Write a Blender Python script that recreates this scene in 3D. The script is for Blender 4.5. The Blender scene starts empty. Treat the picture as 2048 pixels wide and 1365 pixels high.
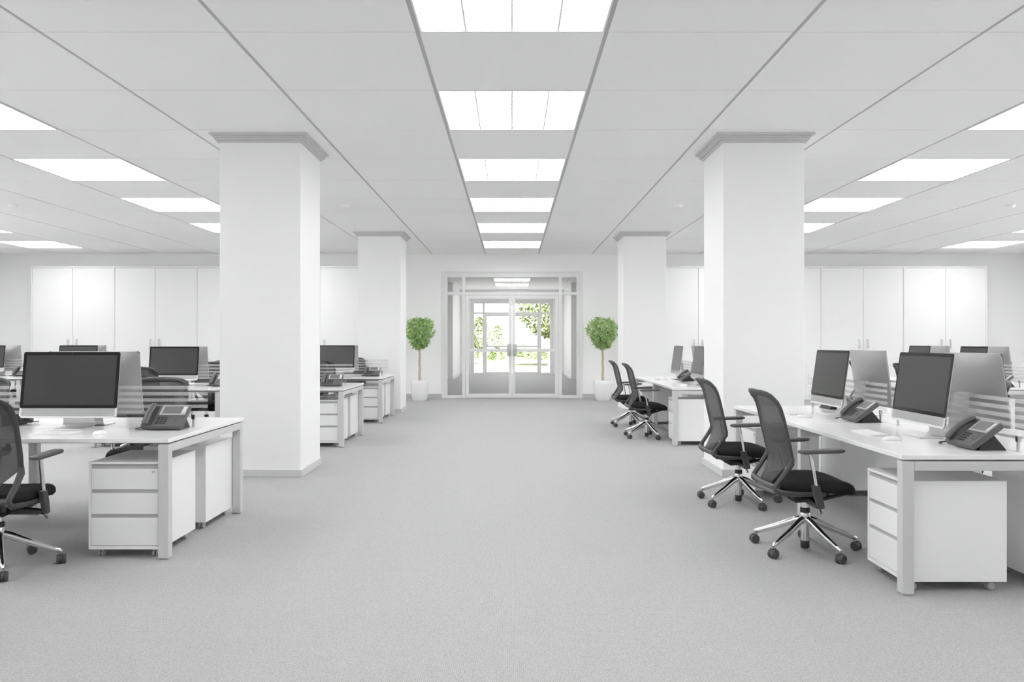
import bpy, bmesh, math, random
from mathutils import Vector, Matrix

random.seed(7)
S = bpy.context.scene
C = S.collection
R = math.radians

# ------------------------------------------------------------------ camera, world, exposure
cam_data = bpy.data.cameras.new('camera')
cam = bpy.data.objects.new('camera', cam_data)
C.objects.link(cam)
cam_data.sensor_width = 36.0
cam_data.lens = 1600.0 * 36.0 / 2048.0
cam_data.clip_start = 0.05
cam_data.clip_end = 400
cam.location = (0, 0, 1.3)
cam.rotation_euler = (R(90), 0, 0)
S.camera = cam

world = bpy.data.worlds.new('daylight')
S.world = world
world.use_nodes = True
bg = world.node_tree.nodes['Background']
bg.inputs[0].default_value = (1.0, 1.0, 1.0, 1)
bg.inputs[1].default_value = 1.3

sun_data = bpy.data.lights.new('sun', 'SUN')
sun_data.energy = 19.0
sun_data.angle = R(2)
sun = bpy.data.objects.new('sun', sun_data)
C.objects.link(sun)
sun.rotation_euler = (R(38), 0, R(6))          # high sun from behind the building, added to brighten the ceiling by bounce
S.view_settings.view_transform = 'Standard'
S.view_settings.look = 'None'
S.view_settings.gamma = 1.0
S.view_settings.use_curve_mapping = False
S.view_settings.exposure = 1.10
S.cycles.use_denoising = True
S.cycles.max_bounces = 12
S.cycles.diffuse_bounces = 8
S.cycles.transparent_max_bounces = 24
S.cycles.sample_clamp_indirect = 6.0

PANEL_LIGHT = 4.6          # brightness of the ceiling light diffusers

# ------------------------------------------------------------------ room measures
ZC = 3.28                  # ceiling
YW = 18.17                 # front wall
YB = -3.2                  # wall behind the camera
XS = 11.9                  # side walls
TX, TY = 1.21, 1.186       # ceiling tile

# ------------------------------------------------------------------ materials
def nt(name):
    m = bpy.data.materials.new(name)
    m.use_nodes = True
    return m, m.node_tree.nodes, m.node_tree.links

def mat(name, col, rough=0.5, metal=0.0, spec=0.5, noise=0.0, nscale=40.0, bump=0.0, coat=0.0):
    m, n, l = nt(name)
    b = n['Principled BSDF']
    if isinstance(col, (int, float)):
        col = (col, col, col)
    b.inputs['Base Color'].default_value = (*col, 1)
    b.inputs['Roughness'].default_value = rough
    b.inputs['Metallic'].default_value = metal
    b.inputs['Specular IOR Level'].default_value = spec
    b.inputs['Coat Weight'].default_value = coat
    if noise > 0 or bump > 0:
        tc = n.new('ShaderNodeTexCoord')
        nz = n.new('ShaderNodeTexNoise')
        nz.inputs['Scale'].default_value = nscale
        nz.inputs['Detail'].default_value = 4
        l.new(tc.outputs['Object'], nz.inputs['Vector'])
        if noise > 0:
            mx = n.new('ShaderNodeMix')
            mx.data_type = 'RGBA'
            l.new(nz.outputs['Fac'], mx.inputs[0])
            mx.inputs[6].default_value = (*[c * (1 - noise) for c in col], 1)
            mx.inputs[7].default_value = (*[min(1, c * (1 + noise)) for c in col], 1)
            l.new(mx.outputs[2], b.inputs['Base Color'])
        if bump > 0:
            bp = n.new('ShaderNodeBump')
            bp.inputs['Strength'].default_value = bump
            bp.inputs['Distance'].default_value = 0.002
            l.new(nz.outputs['Fac'], bp.inputs['Height'])
            l.new(bp.outputs[0], b.inputs['Normal'])
    return m

def carpet_mat():
    m, n, l = nt('loop_carpet')
    b = n['Principled BSDF']
    tc = n.new('ShaderNodeTexCoord')
    vo = n.new('ShaderNodeTexVoronoi')
    vo.inputs['Scale'].default_value = 125
    vo.inputs['Randomness'].default_value = 0.38
    mp = n.new('ShaderNodeMapping')
    mp.inputs['Scale'].default_value = (1.0, 0.75, 0.0)
    l.new(tc.outputs['Object'], mp.inputs[0])
    l.new(mp.outputs[0], vo.inputs['Vector'])
    nz = n.new('ShaderNodeTexNoise')
    nz.inputs['Scale'].default_value = 260
    l.new(tc.outputs['Object'], nz.inputs['Vector'])
    big = n.new('ShaderNodeTexNoise')
    big.inputs['Scale'].default_value = 1.3
    l.new(tc.outputs['Object'], big.inputs['Vector'])
    mx = n.new('ShaderNodeMix'); mx.data_type = 'RGBA'
    l.new(vo.outputs['Distance'], mx.inputs[0])
    mx.inputs[6].default_value = (0.53, 0.53, 0.53, 1)
    mx.inputs[7].default_value = (0.25, 0.25, 0.25, 1)
    m2 = n.new('ShaderNodeMix'); m2.data_type = 'RGBA'; m2.blend_type = 'OVERLAY'
    m2.inputs[0].default_value = 0.06
    l.new(mx.outputs[2], m2.inputs[6]); l.new(nz.outputs['Color'], m2.inputs[7])
    bw = n.new('ShaderNodeRGBToBW')
    l.new(m2.outputs[2], bw.inputs[0])
    l.new(bw.outputs[0], b.inputs['Base Color'])
    bp = n.new('ShaderNodeBump')
    bp.inputs['Strength'].default_value = 0.5
    bp.inputs['Distance'].default_value = 0.003
    bp.invert = True
    l.new(vo.outputs['Distance'], bp.inputs['Height'])
    l.new(bp.outputs[0], b.inputs['Normal'])
    b.inputs['Roughness'].default_value = 0.85
    b.inputs['Specular IOR Level'].default_value = 0.25
    return m

def glass_mat(name, tint=0.93, stripes=False):
    m, n, l = nt(name)
    n.remove(n['Principled BSDF'])
    out = n['Material Output']
    tr = n.new('ShaderNodeBsdfTransparent')
    tr.inputs[0].default_value = (tint, tint, tint, 1)
    gl = n.new('ShaderNodeBsdfGlossy')
    gl.inputs['Roughness'].default_value = 0.02
    fr = n.new('ShaderNodeFresnel')
    fr.inputs['IOR'].default_value = 1.45
    ge = n.new('ShaderNodeNewGeometry')             # only the entry face of the pane reflects
    inv = n.new('ShaderNodeMath'); inv.operation = 'SUBTRACT'; inv.inputs[0].default_value = 1.0
    l.new(ge.outputs['Backfacing'], inv.inputs[1])
    mu = n.new('ShaderNodeMath'); mu.operation = 'MULTIPLY'
    l.new(fr.outputs[0], mu.inputs[0]); l.new(inv.outputs[0], mu.inputs[1])
    mx = n.new('ShaderNodeMixShader')
    l.new(mu.outputs[0], mx.inputs[0]); l.new(tr.outputs[0], mx.inputs[1]); l.new(gl.outputs[0], mx.inputs[2])
    last = mx
    if stripes:
        df = n.new('ShaderNodeBsdfDiffuse'); df.inputs[0].default_value = (0.8, 0.8, 0.8, 1)
        tl = n.new('ShaderNodeBsdfTranslucent'); tl.inputs[0].default_value = (0.8, 0.8, 0.8, 1)
        m1 = n.new('ShaderNodeMixShader'); m1.inputs[0].default_value = 0.4
        l.new(df.outputs[0], m1.inputs[1]); l.new(tl.outputs[0], m1.inputs[2])
        m2 = n.new('ShaderNodeMixShader'); m2.inputs[0].default_value = 0.26
        l.new(mx.outputs[0], m2.inputs[1]); l.new(m1.outputs[0], m2.inputs[2])
        tc = n.new('ShaderNodeTexCoord'); sp = n.new('ShaderNodeSeparateXYZ')
        l.new(tc.outputs['Object'], sp.inputs[0])
        a = n.new('ShaderNodeMath'); a.operation = 'SUBTRACT'; a.inputs[1].default_value = 0.785
        l.new(sp.outputs[2], a.inputs[0])
        d = n.new('ShaderNodeMath'); d.operation = 'DIVIDE'; d.inputs[1].default_value = 0.0424
        l.new(a.outputs[0], d.inputs[0])
        f = n.new('ShaderNodeMath'); f.operation = 'FRACT'; l.new(d.outputs[0], f.inputs[0])
        g = n.new('ShaderNodeMath'); g.operation = 'GREATER_THAN'; g.inputs[1].default_value = 0.47
        l.new(f.outputs[0], g.inputs[0])
        m3 = n.new('ShaderNodeMixShader')
        l.new(g.outputs[0], m3.inputs[0]); l.new(mx.outputs[0], m3.inputs[1]); l.new(m2.outputs[0], m3.inputs[2])
        last = m3
    l.new(last.outputs[0], out.inputs[0])
    return m

def mesh_mat(name, col, see):
    m, n, l = nt(name)
    out = n['Material Output']; b = n['Principled BSDF']
    b.inputs['Base Color'].default_value = (col, col, col, 1)
    b.inputs['Roughness'].default_value = 0.7
    tr = n.new('ShaderNodeBsdfTransparent')
    mx = n.new('ShaderNodeMixShader'); mx.inputs[0].default_value = see
    l.new(b.outputs[0], mx.inputs[1]); l.new(tr.outputs[0], mx.inputs[2]); l.new(mx.outputs[0], out.inputs[0])
    return m

def light_mat(name, s):
    m, n, l = nt(name)
    n.remove(n['Principled BSDF'])
    e = n.new('ShaderNodeEmission'); e.inputs[1].default_value = s
    e.inputs[0].default_value = (1, 1, 1, 1)
    l.new(e.outputs[0], n['Material Output'].inputs[0])
    return m

def leaf_mat(name, c1, c2, scale=9.0):
    m, n, l = nt(name)
    b = n['Principled BSDF']; out = n['Material Output']
    tc = n.new('ShaderNodeTexCoord'); nz = n.new('ShaderNodeTexNoise'); nz.inputs['Scale'].default_value = scale
    l.new(tc.outputs['Object'], nz.inputs['Vector'])
    cr = n.new('ShaderNodeValToRGB')
    cr.color_ramp.elements[0].position = 0.35; cr.color_ramp.elements[0].color = (*c1, 1)
    cr.color_ramp.elements[1].position = 0.65; cr.color_ramp.elements[1].color = (*c2, 1)
    l.new(nz.outputs['Fac'], cr.inputs[0]); l.new(cr.outputs[0], b.inputs['Base Color'])
    b.inputs['Roughness'].default_value = 0.5
    tl = n.new('ShaderNodeBsdfTranslucent'); l.new(cr.outputs[0], tl.inputs[0])
    mx = n.new('ShaderNodeMixShader'); mx.inputs[0].default_value = 0.4
    l.new(b.outputs[0], mx.inputs[1]); l.new(tl.outputs[0], mx.inputs[2]); l.new(mx.outputs[0], out.inputs[0])
    return m

M = {}
M['carpet'] = carpet_mat()
M['wall'] = mat('white_paint', 0.90, 0.6, spec=0.3, bump=0.04, nscale=180)
M['ceiling'] = mat('ceiling_tile', 0.94, 0.8, spec=0.2, noise=0.02, nscale=220, bump=0.05)
M['grid'] = mat('ceiling_grid_metal', 0.52, 0.5)
M['base'] = mat('grey_skirting', 0.50, 0.5)
M['crown'] = mat('grey_cornice', 0.62, 0.6)
M['pillar'] = mat('pillar_paint', 0.90, 0.5, spec=0.35, bump=0.03, nscale=160)
M['doorframe'] = mat('painted_door_metal', 0.80, 0.35)
M['glass'] = glass_mat('clear_glass', 0.95)
M['screen_glass'] = glass_mat('striped_glass', 0.97, True)
M['light'] = light_mat('light_diffuser', PANEL_LIGHT)
M['louvre'] = mat('louvre_white', 0.9, 0.35)
M['white'] = mat('white_laminate', 0.88, 0.22, spec=0.5, coat=0.1)
M['cabinet'] = mat('cabinet_white', 0.88, 0.25, spec=0.5)
M['desk'] = mat('desk_white_laminate', 0.86, 0.16, spec=0.5)
M['frame'] = mat('light_grey_powder_coat', 0.60, 0.4)
M['grip'] = mat('grey_drawer_grip', 0.46, 0.45)
M['steel'] = mat('brushed_steel', 0.62, 0.28, metal=1.0, noise=0.05, nscale=60)
M['chrome'] = mat('polished_chrome', 0.78, 0.10, metal=1.0)
M['alu'] = mat('satin_aluminium', 0.46, 0.38, metal=0.55)
M['chin'] = mat('pale_aluminium', 0.80, 0.4, metal=0.08)
M['stand'] = mat('aluminium_stand', 0.70, 0.33, metal=0.7)
M['bezel'] = mat('black_glass_border', 0.010, 0.16, spec=0.3)
M['screen'] = mat('dark_screen', 0.046, 0.22, spec=0.42)
M['phone'] = mat('grey_phone_plastic', 0.105, 0.42)
M['phonedark'] = mat('black_phone_plastic', 0.025, 0.45)
M['phonesilver'] = mat('silver_plastic', 0.42, 0.4)
M['phonenav'] = mat('mid_grey_plastic', 0.17, 0.4)
M['lcd'] = mat('grey_lcd', 0.17, 0.25)
M['chair'] = mat('dark_grey_plastic', 0.050, 0.42)
M['chairarm'] = mat('grey_arm_pad', 0.090, 0.5)
M['chairdark'] = mat('black_plastic', 0.028, 0.45)
M['fabric'] = mat('black_seat_fabric', 0.022, 0.9, spec=0.2, noise=0.2, nscale=300, bump=0.2)
M['mesh'] = mesh_mat('grey_net_fabric', 0.075, 0.30)
M['caster'] = mat('caster_plastic', 0.07, 0.45)
M['pot'] = mat('white_ceramic', 0.86, 0.3)
M['soil'] = mat('potting_soil', (0.10, 0.07, 0.05), 0.9, noise=0.3)
M['bark'] = mat('pale_bark', (0.62, 0.54, 0.45), 0.8, noise=0.25, nscale=30, bump=0.3)
M['leaf'] = leaf_mat('ficus_leaf', (0.27, 0.47, 0.13), (0.60, 0.75, 0.38))
M['treeleaf'] = leaf_mat('tree_leaf', (0.065, 0.115, 0.022), (0.21, 0.26, 0.085), 3)
M['lawn'] = mat('lawn_green', (0.115, 0.13, 0.07), 0.9, noise=0.25, nscale=4)
M['paving'] = mat('pale_paving', 0.7, 0.8, noise=0.1, nscale=3)
M['keys'] = mat('white_keys', 0.88, 0.4)

# ------------------------------------------------------------------ helpers
class MB:
    def __init__(self):
        self.bm = bmesh.new()

    def box(self, x0, x1, y0, y1, z0, z1, T=None):
        pts = [(x0, y0, z0), (x1, y0, z0), (x1, y1, z0), (x0, y1, z0), (x0, y0, z1), (x1, y0, z1), (x1, y1, z1), (x0, y1, z1)]
        v = [self.bm.verts.new(T(*p) if T else p) for p in pts]
        for f in ((0, 3, 2, 1), (4, 5, 6, 7), (0, 1, 5, 4), (1, 2, 6, 5), (2, 3, 7, 6), (3, 0, 4, 7)):
            self.bm.faces.new([v[i] for i in f])
        return self

    def prism(self, poly, a0, a1, axis='x', T=None):
        def P(p, a):
            q = {'x': (a, p[0], p[1]), 'y': (p[0], a, p[1]), 'z': (p[0], p[1], a)}[axis]
            return T(*q) if T else q
        A = [self.bm.verts.new(P(p, a0)) for p in poly]
        B = [self.bm.verts.new(P(p, a1)) for p in poly]
        self.bm.faces.new(A); self.bm.faces.new(B[::-1])
        k = len(poly)
        for i in range(k):
            self.bm.faces.new([A[i], B[i], B[(i + 1) % k], A[(i + 1) % k]])
        return self

    def rings(self, rings, cap=True, closed=True):
        vs = [[self.bm.verts.new(p) for p in r] for r in rings]
        for a, b in zip(vs, vs[1:]):
            k = len(a)
            for i in range(k if closed else k - 1):
                self.bm.faces.new([a[i], a[(i + 1) % k], b[(i + 1) % k], b[i]])
        if cap and closed:
            self.bm.faces.new(vs[0][::-1]); self.bm.faces.new(vs[-1])
        return self

    def tube(self, pts, r, seg=10, flat=1.0, up=None, T=None):
        pts = [Vector(p) for p in pts]
        n = len(pts)
        rr = r if isinstance(r, (list, tuple)) else [r] * n
        tang = []
        for i in range(n):
            d = pts[min(i + 1, n - 1)] - pts[max(i - 1, 0)]
            tang.append(d.normalized())
        ref = Vector(up) if up else (Vector((0, 0, 1)) if abs(tang[0].z) < 0.9 else Vector((1, 0, 0)))
        rings = []
        for i in range(n):
            t = tang[i]
            ref = (ref - t * ref.dot(t))
            if ref.length < 1e-6:
                ref = t.orthogonal()
            ref.normalize()
            s = t.cross(ref)
            ring = []
            for k in range(seg):
                a = 2 * math.pi * k / seg
                p = pts[i] + s * math.cos(a) * rr[i] + ref * math.sin(a) * rr[i] * flat
                ring.append(T(*p) if T else p)
            rings.append(ring)
        return self.rings(rings)

    def lathe(self, prof, seg=24, c=(0, 0, 0), axis='z'):
        rings = []
        for r, h in prof:
            ring = []
            for k in range(seg):
                a = 2 * math.pi * k / seg
                u, v = r * math.cos(a), r * math.sin(a)
                if axis == 'z': p = (c[0] + u, c[1] + v, c[2] + h)
                elif axis == 'x': p = (c[0] + h, c[1] + u, c[2] + v)
                else: p = (c[0] + u, c[1] + h, c[2] + v)
                ring.append(p)
            rings.append(ring)
        return self.rings(rings)

    def cyl(self, c, r, h, seg=20, axis='z', e=0.0):
        if e > 0:
            return self.lathe([(r - e, 0), (r, e), (r, h - e), (r - e, h)], seg, c, axis)
        return self.lathe([(r, 0), (r, h)], seg, c, axis)

    def build(self, name, m, parent=None, smooth=False, bevel=0.0, solid=0.0, segs=2):
        bmesh.ops.recalc_face_normals(self.bm, faces=self.bm.faces)
        me = bpy.data.meshes.new(name)
        self.bm.to_mesh(me); self.bm.free()
        me.materials.append(m)
        if smooth:
            me.polygons.foreach_set('use_smooth', [True] * len(me.polygons))
            try:
                me.set_sharp_from_angle(angle=R(40))
            except Exception:
                pass
        o = bpy.data.objects.new(name, me)
        C.objects.link(o)
        if parent is not None:
            o.parent = parent
        if solid > 0:
            md = o.modifiers.new('thickness', 'SOLIDIFY'); md.thickness = solid; md.offset = 0
        if bevel > 0:
            md = o.modifiers.new('edge', 'BEVEL'); md.width = bevel; md.segments = segs
            md.limit_method = 'ANGLE'; md.angle_limit = R(50)
        return o

def root(name, cat, group=None):
    o = bpy.data.objects.new(name, None)
    C.objects.link(o)
    o.empty_display_size = 0.1
    o['category'] = cat
    if group: o['group'] = group
    return o

def dup(o, parent=None):
    c = o.copy(); C.objects.link(c)
    if parent is not None: c.parent = parent
    for ch in list(o.children):
        dup(ch, c)
    return c

def struct(o, label=None):
    o['kind'] = 'structure'
    if label: o['label'] = label
    return o

class Proto:
    """first place() moves the model itself, later ones copy it"""
    def __init__(self, o):
        self.o, self.used = o, False
    def place(self, loc, rz, label):
        o = dup(self.o) if self.used else self.o
        self.used = True
        o.location = loc; o.rotation_euler = (0, 0, rz); o['label'] = label
        return o

# ------------------------------------------------------------------ shell
mb = MB(); mb.box(-XS, XS, YB, 31.2, -0.12, 0)
struct(mb.build('floor', M['carpet']), 'light grey loop pile carpet covering the office floor')

def lit_cell(k, r):
    """k: bay index across, r: tile row index counted from the front wall (negative beyond it)"""
    if r >= 0:
        return k % 4 == 0 and abs(k) <= 8 and r % 2 == 1 and r < 16 and not (k == 0 and r == 15)
    return k == 0 and r in (-3, -5, -7, -9)

mb = MB()
mb.box(-XS, XS, YB, YW, ZC + 0.018, ZC + 0.08)
for k in range(-10, 11):
    for r in range(0, 19):
        if lit_cell(k, r): continue
        x0 = max(-XS, (k - 0.5) * TX + 0.014); x1 = min(XS, (k + 0.5) * TX - 0.014)
        y1 = YW - r * TY - 0.0045; y0 = max(YB, YW - (r + 1) * TY + 0.0045)
        if x1 - x0 < 0.05 or y1 - y0 < 0.05: continue
        mb.box(x0, x1, y0, y1, ZC, ZC + 0.0185)
ceil = struct(mb.build('ceiling', M['ceiling']), 'suspended ceiling of large pale grey square tiles')
mb = MB()
for k in range(-10, 10):
    x = (k + 0.5) * TX
    mb.box(x - 0.0135, x + 0.0135, YB, YW, ZC + 0.007, ZC + 0.0182)
for r in range(0, 19):
    y = YW - r * TY
    mb.box(-XS, XS, y - 0.0045, y + 0.0045, ZC + 0.014, ZC + 0.0182)
struct(mb.build('trim_1', M['grid']), 'grey metal runners between the ceiling tiles')

# ceiling over the lobby behind the doors
mb = MB()
mb.box(-5, 5, YW, 31.2, ZC + 0.018, ZC + 0.08)
for k in range(-4, 5):
    for r in range(-11, 0):
        if lit_cell(k, r): continue
        mb.box((k - 0.5) * TX + 0.014 if k > -4 else -5, (k + 0.5) * TX - 0.014 if k < 4 else 5, YW - (r + 1) * TY + 0.0035, YW - r * TY - 0.0035, ZC, ZC + 0.0185)
struct(mb.build('ceiling', M['ceiling']), 'tiled ceiling of the lobby behind the glass doors')

# walls
DW, DH = 1.556, 2.85
mb = MB()
mb.box(-XS - 0.15, -DW, YW, YW + 0.15, 0, ZC + 0.02)
mb.box(DW, XS + 0.15, YW, YW + 0.15, 0, ZC + 0.02)
mb.box(-DW, DW, YW, YW + 0.15, DH, ZC + 0.02)
struct(mb.build('wall_front', M['wall']), 'white wall around the glass entrance doors')
WZ0, WZ1, WPITCH = 1.75, 2.95, 2.67  # high side windows, added out of view to brighten the ceiling
def window_wall(name, label, s, n, a0):
    """wall with a row of added windows; s = -1 left, 1 right, 0 behind the camera; n windows from coordinate a0 on"""
    L0, L1 = (YB - 0.15, YW) if s else (-XS, XS)
    mb = MB()
    def B(a, b, z0, z1, m=mb, d0=0.0, d1=0.15):
        if s: m.box(*sorted((s * (XS + d0), s * (XS + d1))), a, b, z0, z1)
        else: m.box(a, b, YB - d1, YB - d0, z0, z1)
    B(L0, L1, 0, WZ0); B(L0, L1, WZ1, ZC + 0.02)
    e = L0
    for i in range(n):
        B(e, a0 + i * WPITCH + 0.15, WZ0, WZ1); e = a0 + (i + 1) * WPITCH - 0.15
    B(e, L1, WZ0, WZ1)
    struct(mb.build(name, M['wall']), label)
    for i in range(n):
        x0, x1 = a0 + i * WPITCH + 0.15, a0 + (i + 1) * WPITCH - 0.15
        mb = MB()
        for q in ((x0, x0 + 0.05), (x1 - 0.05, x1), ((x0 + x1) / 2 - 0.025, (x0 + x1) / 2 + 0.025)): B(q[0], q[1], WZ0, WZ1, mb, 0.05, 0.1)
        B(x0, x1, WZ0, WZ0 + 0.05, mb, 0.05, 0.1); B(x0, x1, WZ1 - 0.05, WZ1, mb, 0.05, 0.1)
        global NWIN
        NWIN += 1
        f = struct(mb.build('window_%d' % NWIN, M['doorframe']), 'white framed window added out of view for daylight')
        mb = MB(); B(x0 + 0.05, x1 - 0.05, WZ0 + 0.05, WZ1 - 0.05, mb, 0.07, 0.076)
        mb.build('pane', M['glass'], f)['kind'] = 'structure'
NWIN = 2
window_wall('wall_left', 'white left side wall with added windows', -1, 6, -2.6)
window_wall('wall_right', 'white right side wall with added windows', 1, 6, -2.6)
window_wall('wall_back', 'white wall closing the room', 0, 0, 0)
for x0, x1, y0, y1 in ((-60, -XS - 0.16, -40, 30), (XS + 0.16, 60, -40, 30)):  # unseen paving added to reflect sun up onto the ceiling
    mb = MB(); mb.box(x0, x1, y0, y1, -0.16, -0.04)
    struct(mb.build('ground', M['paving']), 'added pale paving bouncing sunlight through the added side windows')
# lobby walls
mb = MB()
mb.box(-5.15, -5, YW + 0.15, 27.15, 0, ZC + 0.02); mb.box(-5, -2, 27, 27.15, 0, ZC + 0.02); mb.box(-2.15, -2, 27.15, 31, 0, ZC + 0.02)
struct(mb.build('wall_left', M['wall']), 'left wall of the lobby behind the doors')
mb = MB()
mb.box(5, 5.15, YW + 0.15, 27.15, 0, ZC + 0.02); mb.box(2, 5, 27, 27.15, 0, ZC + 0.02); mb.box(2, 2.15, 27.15, 31, 0, ZC + 0.02)
struct(mb.build('wall_right', M['wall']), 'right wall of the lobby behind the doors')
mb = MB()
mb.box(-2.15, -DW, 31, 31.15, 0, ZC + 0.02); mb.box(DW, 2.15, 31, 31.15, 0, ZC + 0.02); mb.box(-DW, DW, 31, 31.15, DH, ZC + 0.02)
struct(mb.build('wall_far', M['wall']), 'end wall of the lobby around the garden doors')

# skirting
mb = MB()
mb.box(-3.30, -DW - 0.02, YW - 0.016, YW, 0, 0.10); mb.box(-XS, -10.68, YW - 0.016, YW, 0, 0.10)
mb.box(DW + 0.02, 3.18, YW - 0.016, YW, 0, 0.10); mb.box(10.56, XS, YW - 0.016, YW, 0, 0.10)
struct(mb.build('baseboard_front', M['base'], bevel=0.003), 'grey skirting along the front wall')
mb = MB(); mb.box(-XS, -XS + 0.016, YB, YW - 0.02, 0, 0.10)
struct(mb.build('baseboard_left', M['base']), 'grey skirting along the left wall')
mb = MB(); mb.box(XS - 0.016, XS, YB, YW - 0.02, 0, 0.10)
struct(mb.build('baseboard_right', M['base']), 'grey skirting along the right wall')
for s, nm in ((-1, 'left'), (1, 'right')):
    mb = MB()
    x = 2 * s
    mb.box(min(x, x - s * 0.016), max(x, x - s * 0.016), 27, 30.9, 0, 0.09)
    struct(mb.build('baseboard_' + nm, M['doorframe']), 'pale skirting on the %s lobby wall' % nm)

# pillars with cornice and skirting
for sx, y0, lab in ((-1, 7.65, 'big white square pillar behind the nearest left desk'), (1, 7.65, 'big white square pillar behind the nearest right desk'),
                    (-1, 14.5, 'smaller looking white square pillar by the left potted tree'), (1, 14.5, 'smaller looking white square pillar by the right potted tree')):
    xa, xb = (-2.795, -2.022) if sx < 0 else (2.022, 2.795)
    y1 = y0 + 0.775
    mb = MB(); mb.box(xa, xb, y0, y1, 0, ZC + 0.018)
    p = struct(mb.build('pillar', M['pillar'], bevel=0.004), lab)
    mb = MB()
    for e, za, zb in ((0.022, 3.197, 3.218), (0.040, 3.218, 3.240), (0.052, 3.240, 3.258), (0.078, 3.258, 3.2795)):
        mb.box(xa - e, xb + e, y0 - e, y1 + e, za, zb)
    c = mb.build('cornice', M['crown'], p, bevel=0.003); c['label'] = 'stepped grey cornice'; c['kind'] = 'structure'
    mb = MB(); e = 0.016
    mb.box(xa - e, xb + e, y0 - e, y1 + e, 0, 0.072)
    c = mb.build('skirting', M['crown'], p, bevel=0.003); c['label'] = 'grey skirting'; c['kind'] = 'structure'

# ------------------------------------------------------------------ glazed entrances
def glazed(y, tag, nwin, ndoor, far):
    fy0, fy1 = y + 0.01, y + 0.09
    mb = MB()
    B = lambda x0, x1, z0, z1, a=fy0, b=fy1: mb.box(x0, x1, a, b, z0, z1)
    for s in (-1, 1):
        def X(a, b, z0, z1, ya=fy0, yb=fy1):
            lo, hi = sorted((s * a, s * b)); B(lo, hi, z0, z1, ya, yb)
        X(1.47, 1.556, 0, 2.85)                       # outer post
        X(1.063, 1.132, 0, 2.85)                      # post beside the door
        X(1.132, 1.47, 2.345, 2.414)                  # transom over the side light
        X(1.132, 1.47, 0, 0.068)
        X(1.132, 1.47, 2.752, 2.85)
    B(-1.063, 1.063, 2.752, 2.85)
    B(-1.063, 1.063, 2.345, 2.414)
    fr = struct(mb.build('window_%d' % nwin, M['doorframe'], bevel=0.004), tag + ' frame with side lights and transom')
    mb = MB()                                          # casing on the room side
    mb.box(-1.60, -1.552, y - 0.018, y + 0.0, 0, 2.895); mb.box(1.552, 1.60, y - 0.018, y, 0, 2.895); mb.box(-1.552, 1.552, y - 0.018, y, 2.852, 2.895)
    mb.build('casing', M['doorframe'], fr, bevel=0.003)['kind'] = 'structure'
    gy0, gy1 = y + 0.045, y + 0.053
    for (x0, x1, z0, z1) in ((-1.47, -1.132, 0.068, 2.345), (1.132, 1.47, 0.068, 2.345), (-1.47, -1.132, 2.414, 2.752), (1.132, 1.47, 2.414, 2.752), (-1.063, 1.063, 2.414, 2.752)):
        mb = MB(); mb.box(x0, x1, gy0, gy1, z0, z1)
        mb.build('pane', M['glass'], fr)['kind'] = 'structure'
    for i, s in enumerate((-1, 1)):
        mb = MB()
        def X(a, b, z0, z1):
            lo, hi = sorted((s * a, s * b)); mb.box(lo, hi, y + 0.02, y + 0.07, z0, z1)
        X(0.98, 1.060, 0.008, 2.34); X(0.003, 0.072, 0.008, 2.34)
        X(0.072, 0.98, 0.008, 0.102); X(0.072, 0.98, 2.263, 2.34); X(0.072, 0.98, 1.056, 1.124)
        d = struct(mb.build('door_%d' % (ndoor + i), M['doorframe'], bevel=0.004), ('left' if s < 0 else 'right') + ' leaf of the ' + tag)
        for z0, z1 in ((0.102, 1.056), (1.124, 2.263)):
            mb = MB(); lo, hi = sorted((s * 0.072, s * 0.98)); mb.box(lo, hi, gy0, gy1, z0, z1)
            mb.build('pane', M['glass'], d)['kind'] = 'structure'
        mb = MB()
        lo, hi = sorted((s * 0.012, s * 0.112)); mb.box(lo, hi, y + 0.008, y + 0.0199, 0.955, 1.225)
        mb.tube([(s * 0.055, y + 0.008, 0.99), (s * 0.055, y - 0.045, 0.99), (s * 0.055, y - 0.05, 1.0), (s * 0.055, y - 0.05, 1.18), (s * 0.055, y - 0.045, 1.19), (s * 0.055, y + 0.008, 1.19)], 0.014, 10, up=(1, 0, 0))
        h = mb.build('door_handle', M['steel'], d, smooth=True); h['label'] = 'brushed steel pull plate'
glazed(YW, 'glass entrance door', 1, 1, False)
glazed(31.0, 'far garden door', 2, 3, True)

# ------------------------------------------------------------------ ceiling lights
def make_light():
    t = root('ceiling_light', 'ceiling light', 'square louvred ceiling lights')
    hx, hy = TX / 2 - 0.016, TY / 2 - 0.006
    mb = MB()
    w = 0.012
    mb.box(-hx, hx, -hy, -hy + w, -0.003, 0.0175); mb.box(-hx, hx, hy - w, hy, -0.003, 0.0175)
    mb.box(-hx, -hx + w, -hy + w, hy - w, -0.003, 0.0175); mb.box(hx - w, hx, -hy + w, hy - w, -0.003, 0.0175)
    mb.build('frame', M['louvre'], t)
    mb = MB(); mb.box(-hx + w, hx - w, -hy + w, hy - w, 0.0145, 0.0172)
    mb.build('diffuser', M['light'], t)
    mb = MB()
    for i in (1, 2, 3):
        x = -hx + 2 * hx * i / 4
        mb.box(x - 0.006, x + 0.006, -hy + w, hy - w, 0.0, 0.0142)
    for q in range(4):
        x0 = -hx + 2 * hx * q / 4 + 0.008; x1 = x0 + 2 * hx / 4 - 0.016
        for i in range(1, 12):
            y = -hy + 2 * hy * i / 12
            mb.box(x0, x1, y - 0.0015, y + 0.0015, 0.004, 0.0142)
    mb.build('louvre', M['louvre'], t)
    return t
LP = Proto(make_light())
M['light_dim'] = light_mat('outer_light_diffuser', 4.0)
M['light_lobby'] = light_mat('lobby_light_diffuser', 4.8)
ordw = ['last', 'second to last', 'third', 'fourth', 'fifth', 'sixth', 'seventh', 'eighth', 'ninth']
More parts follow.
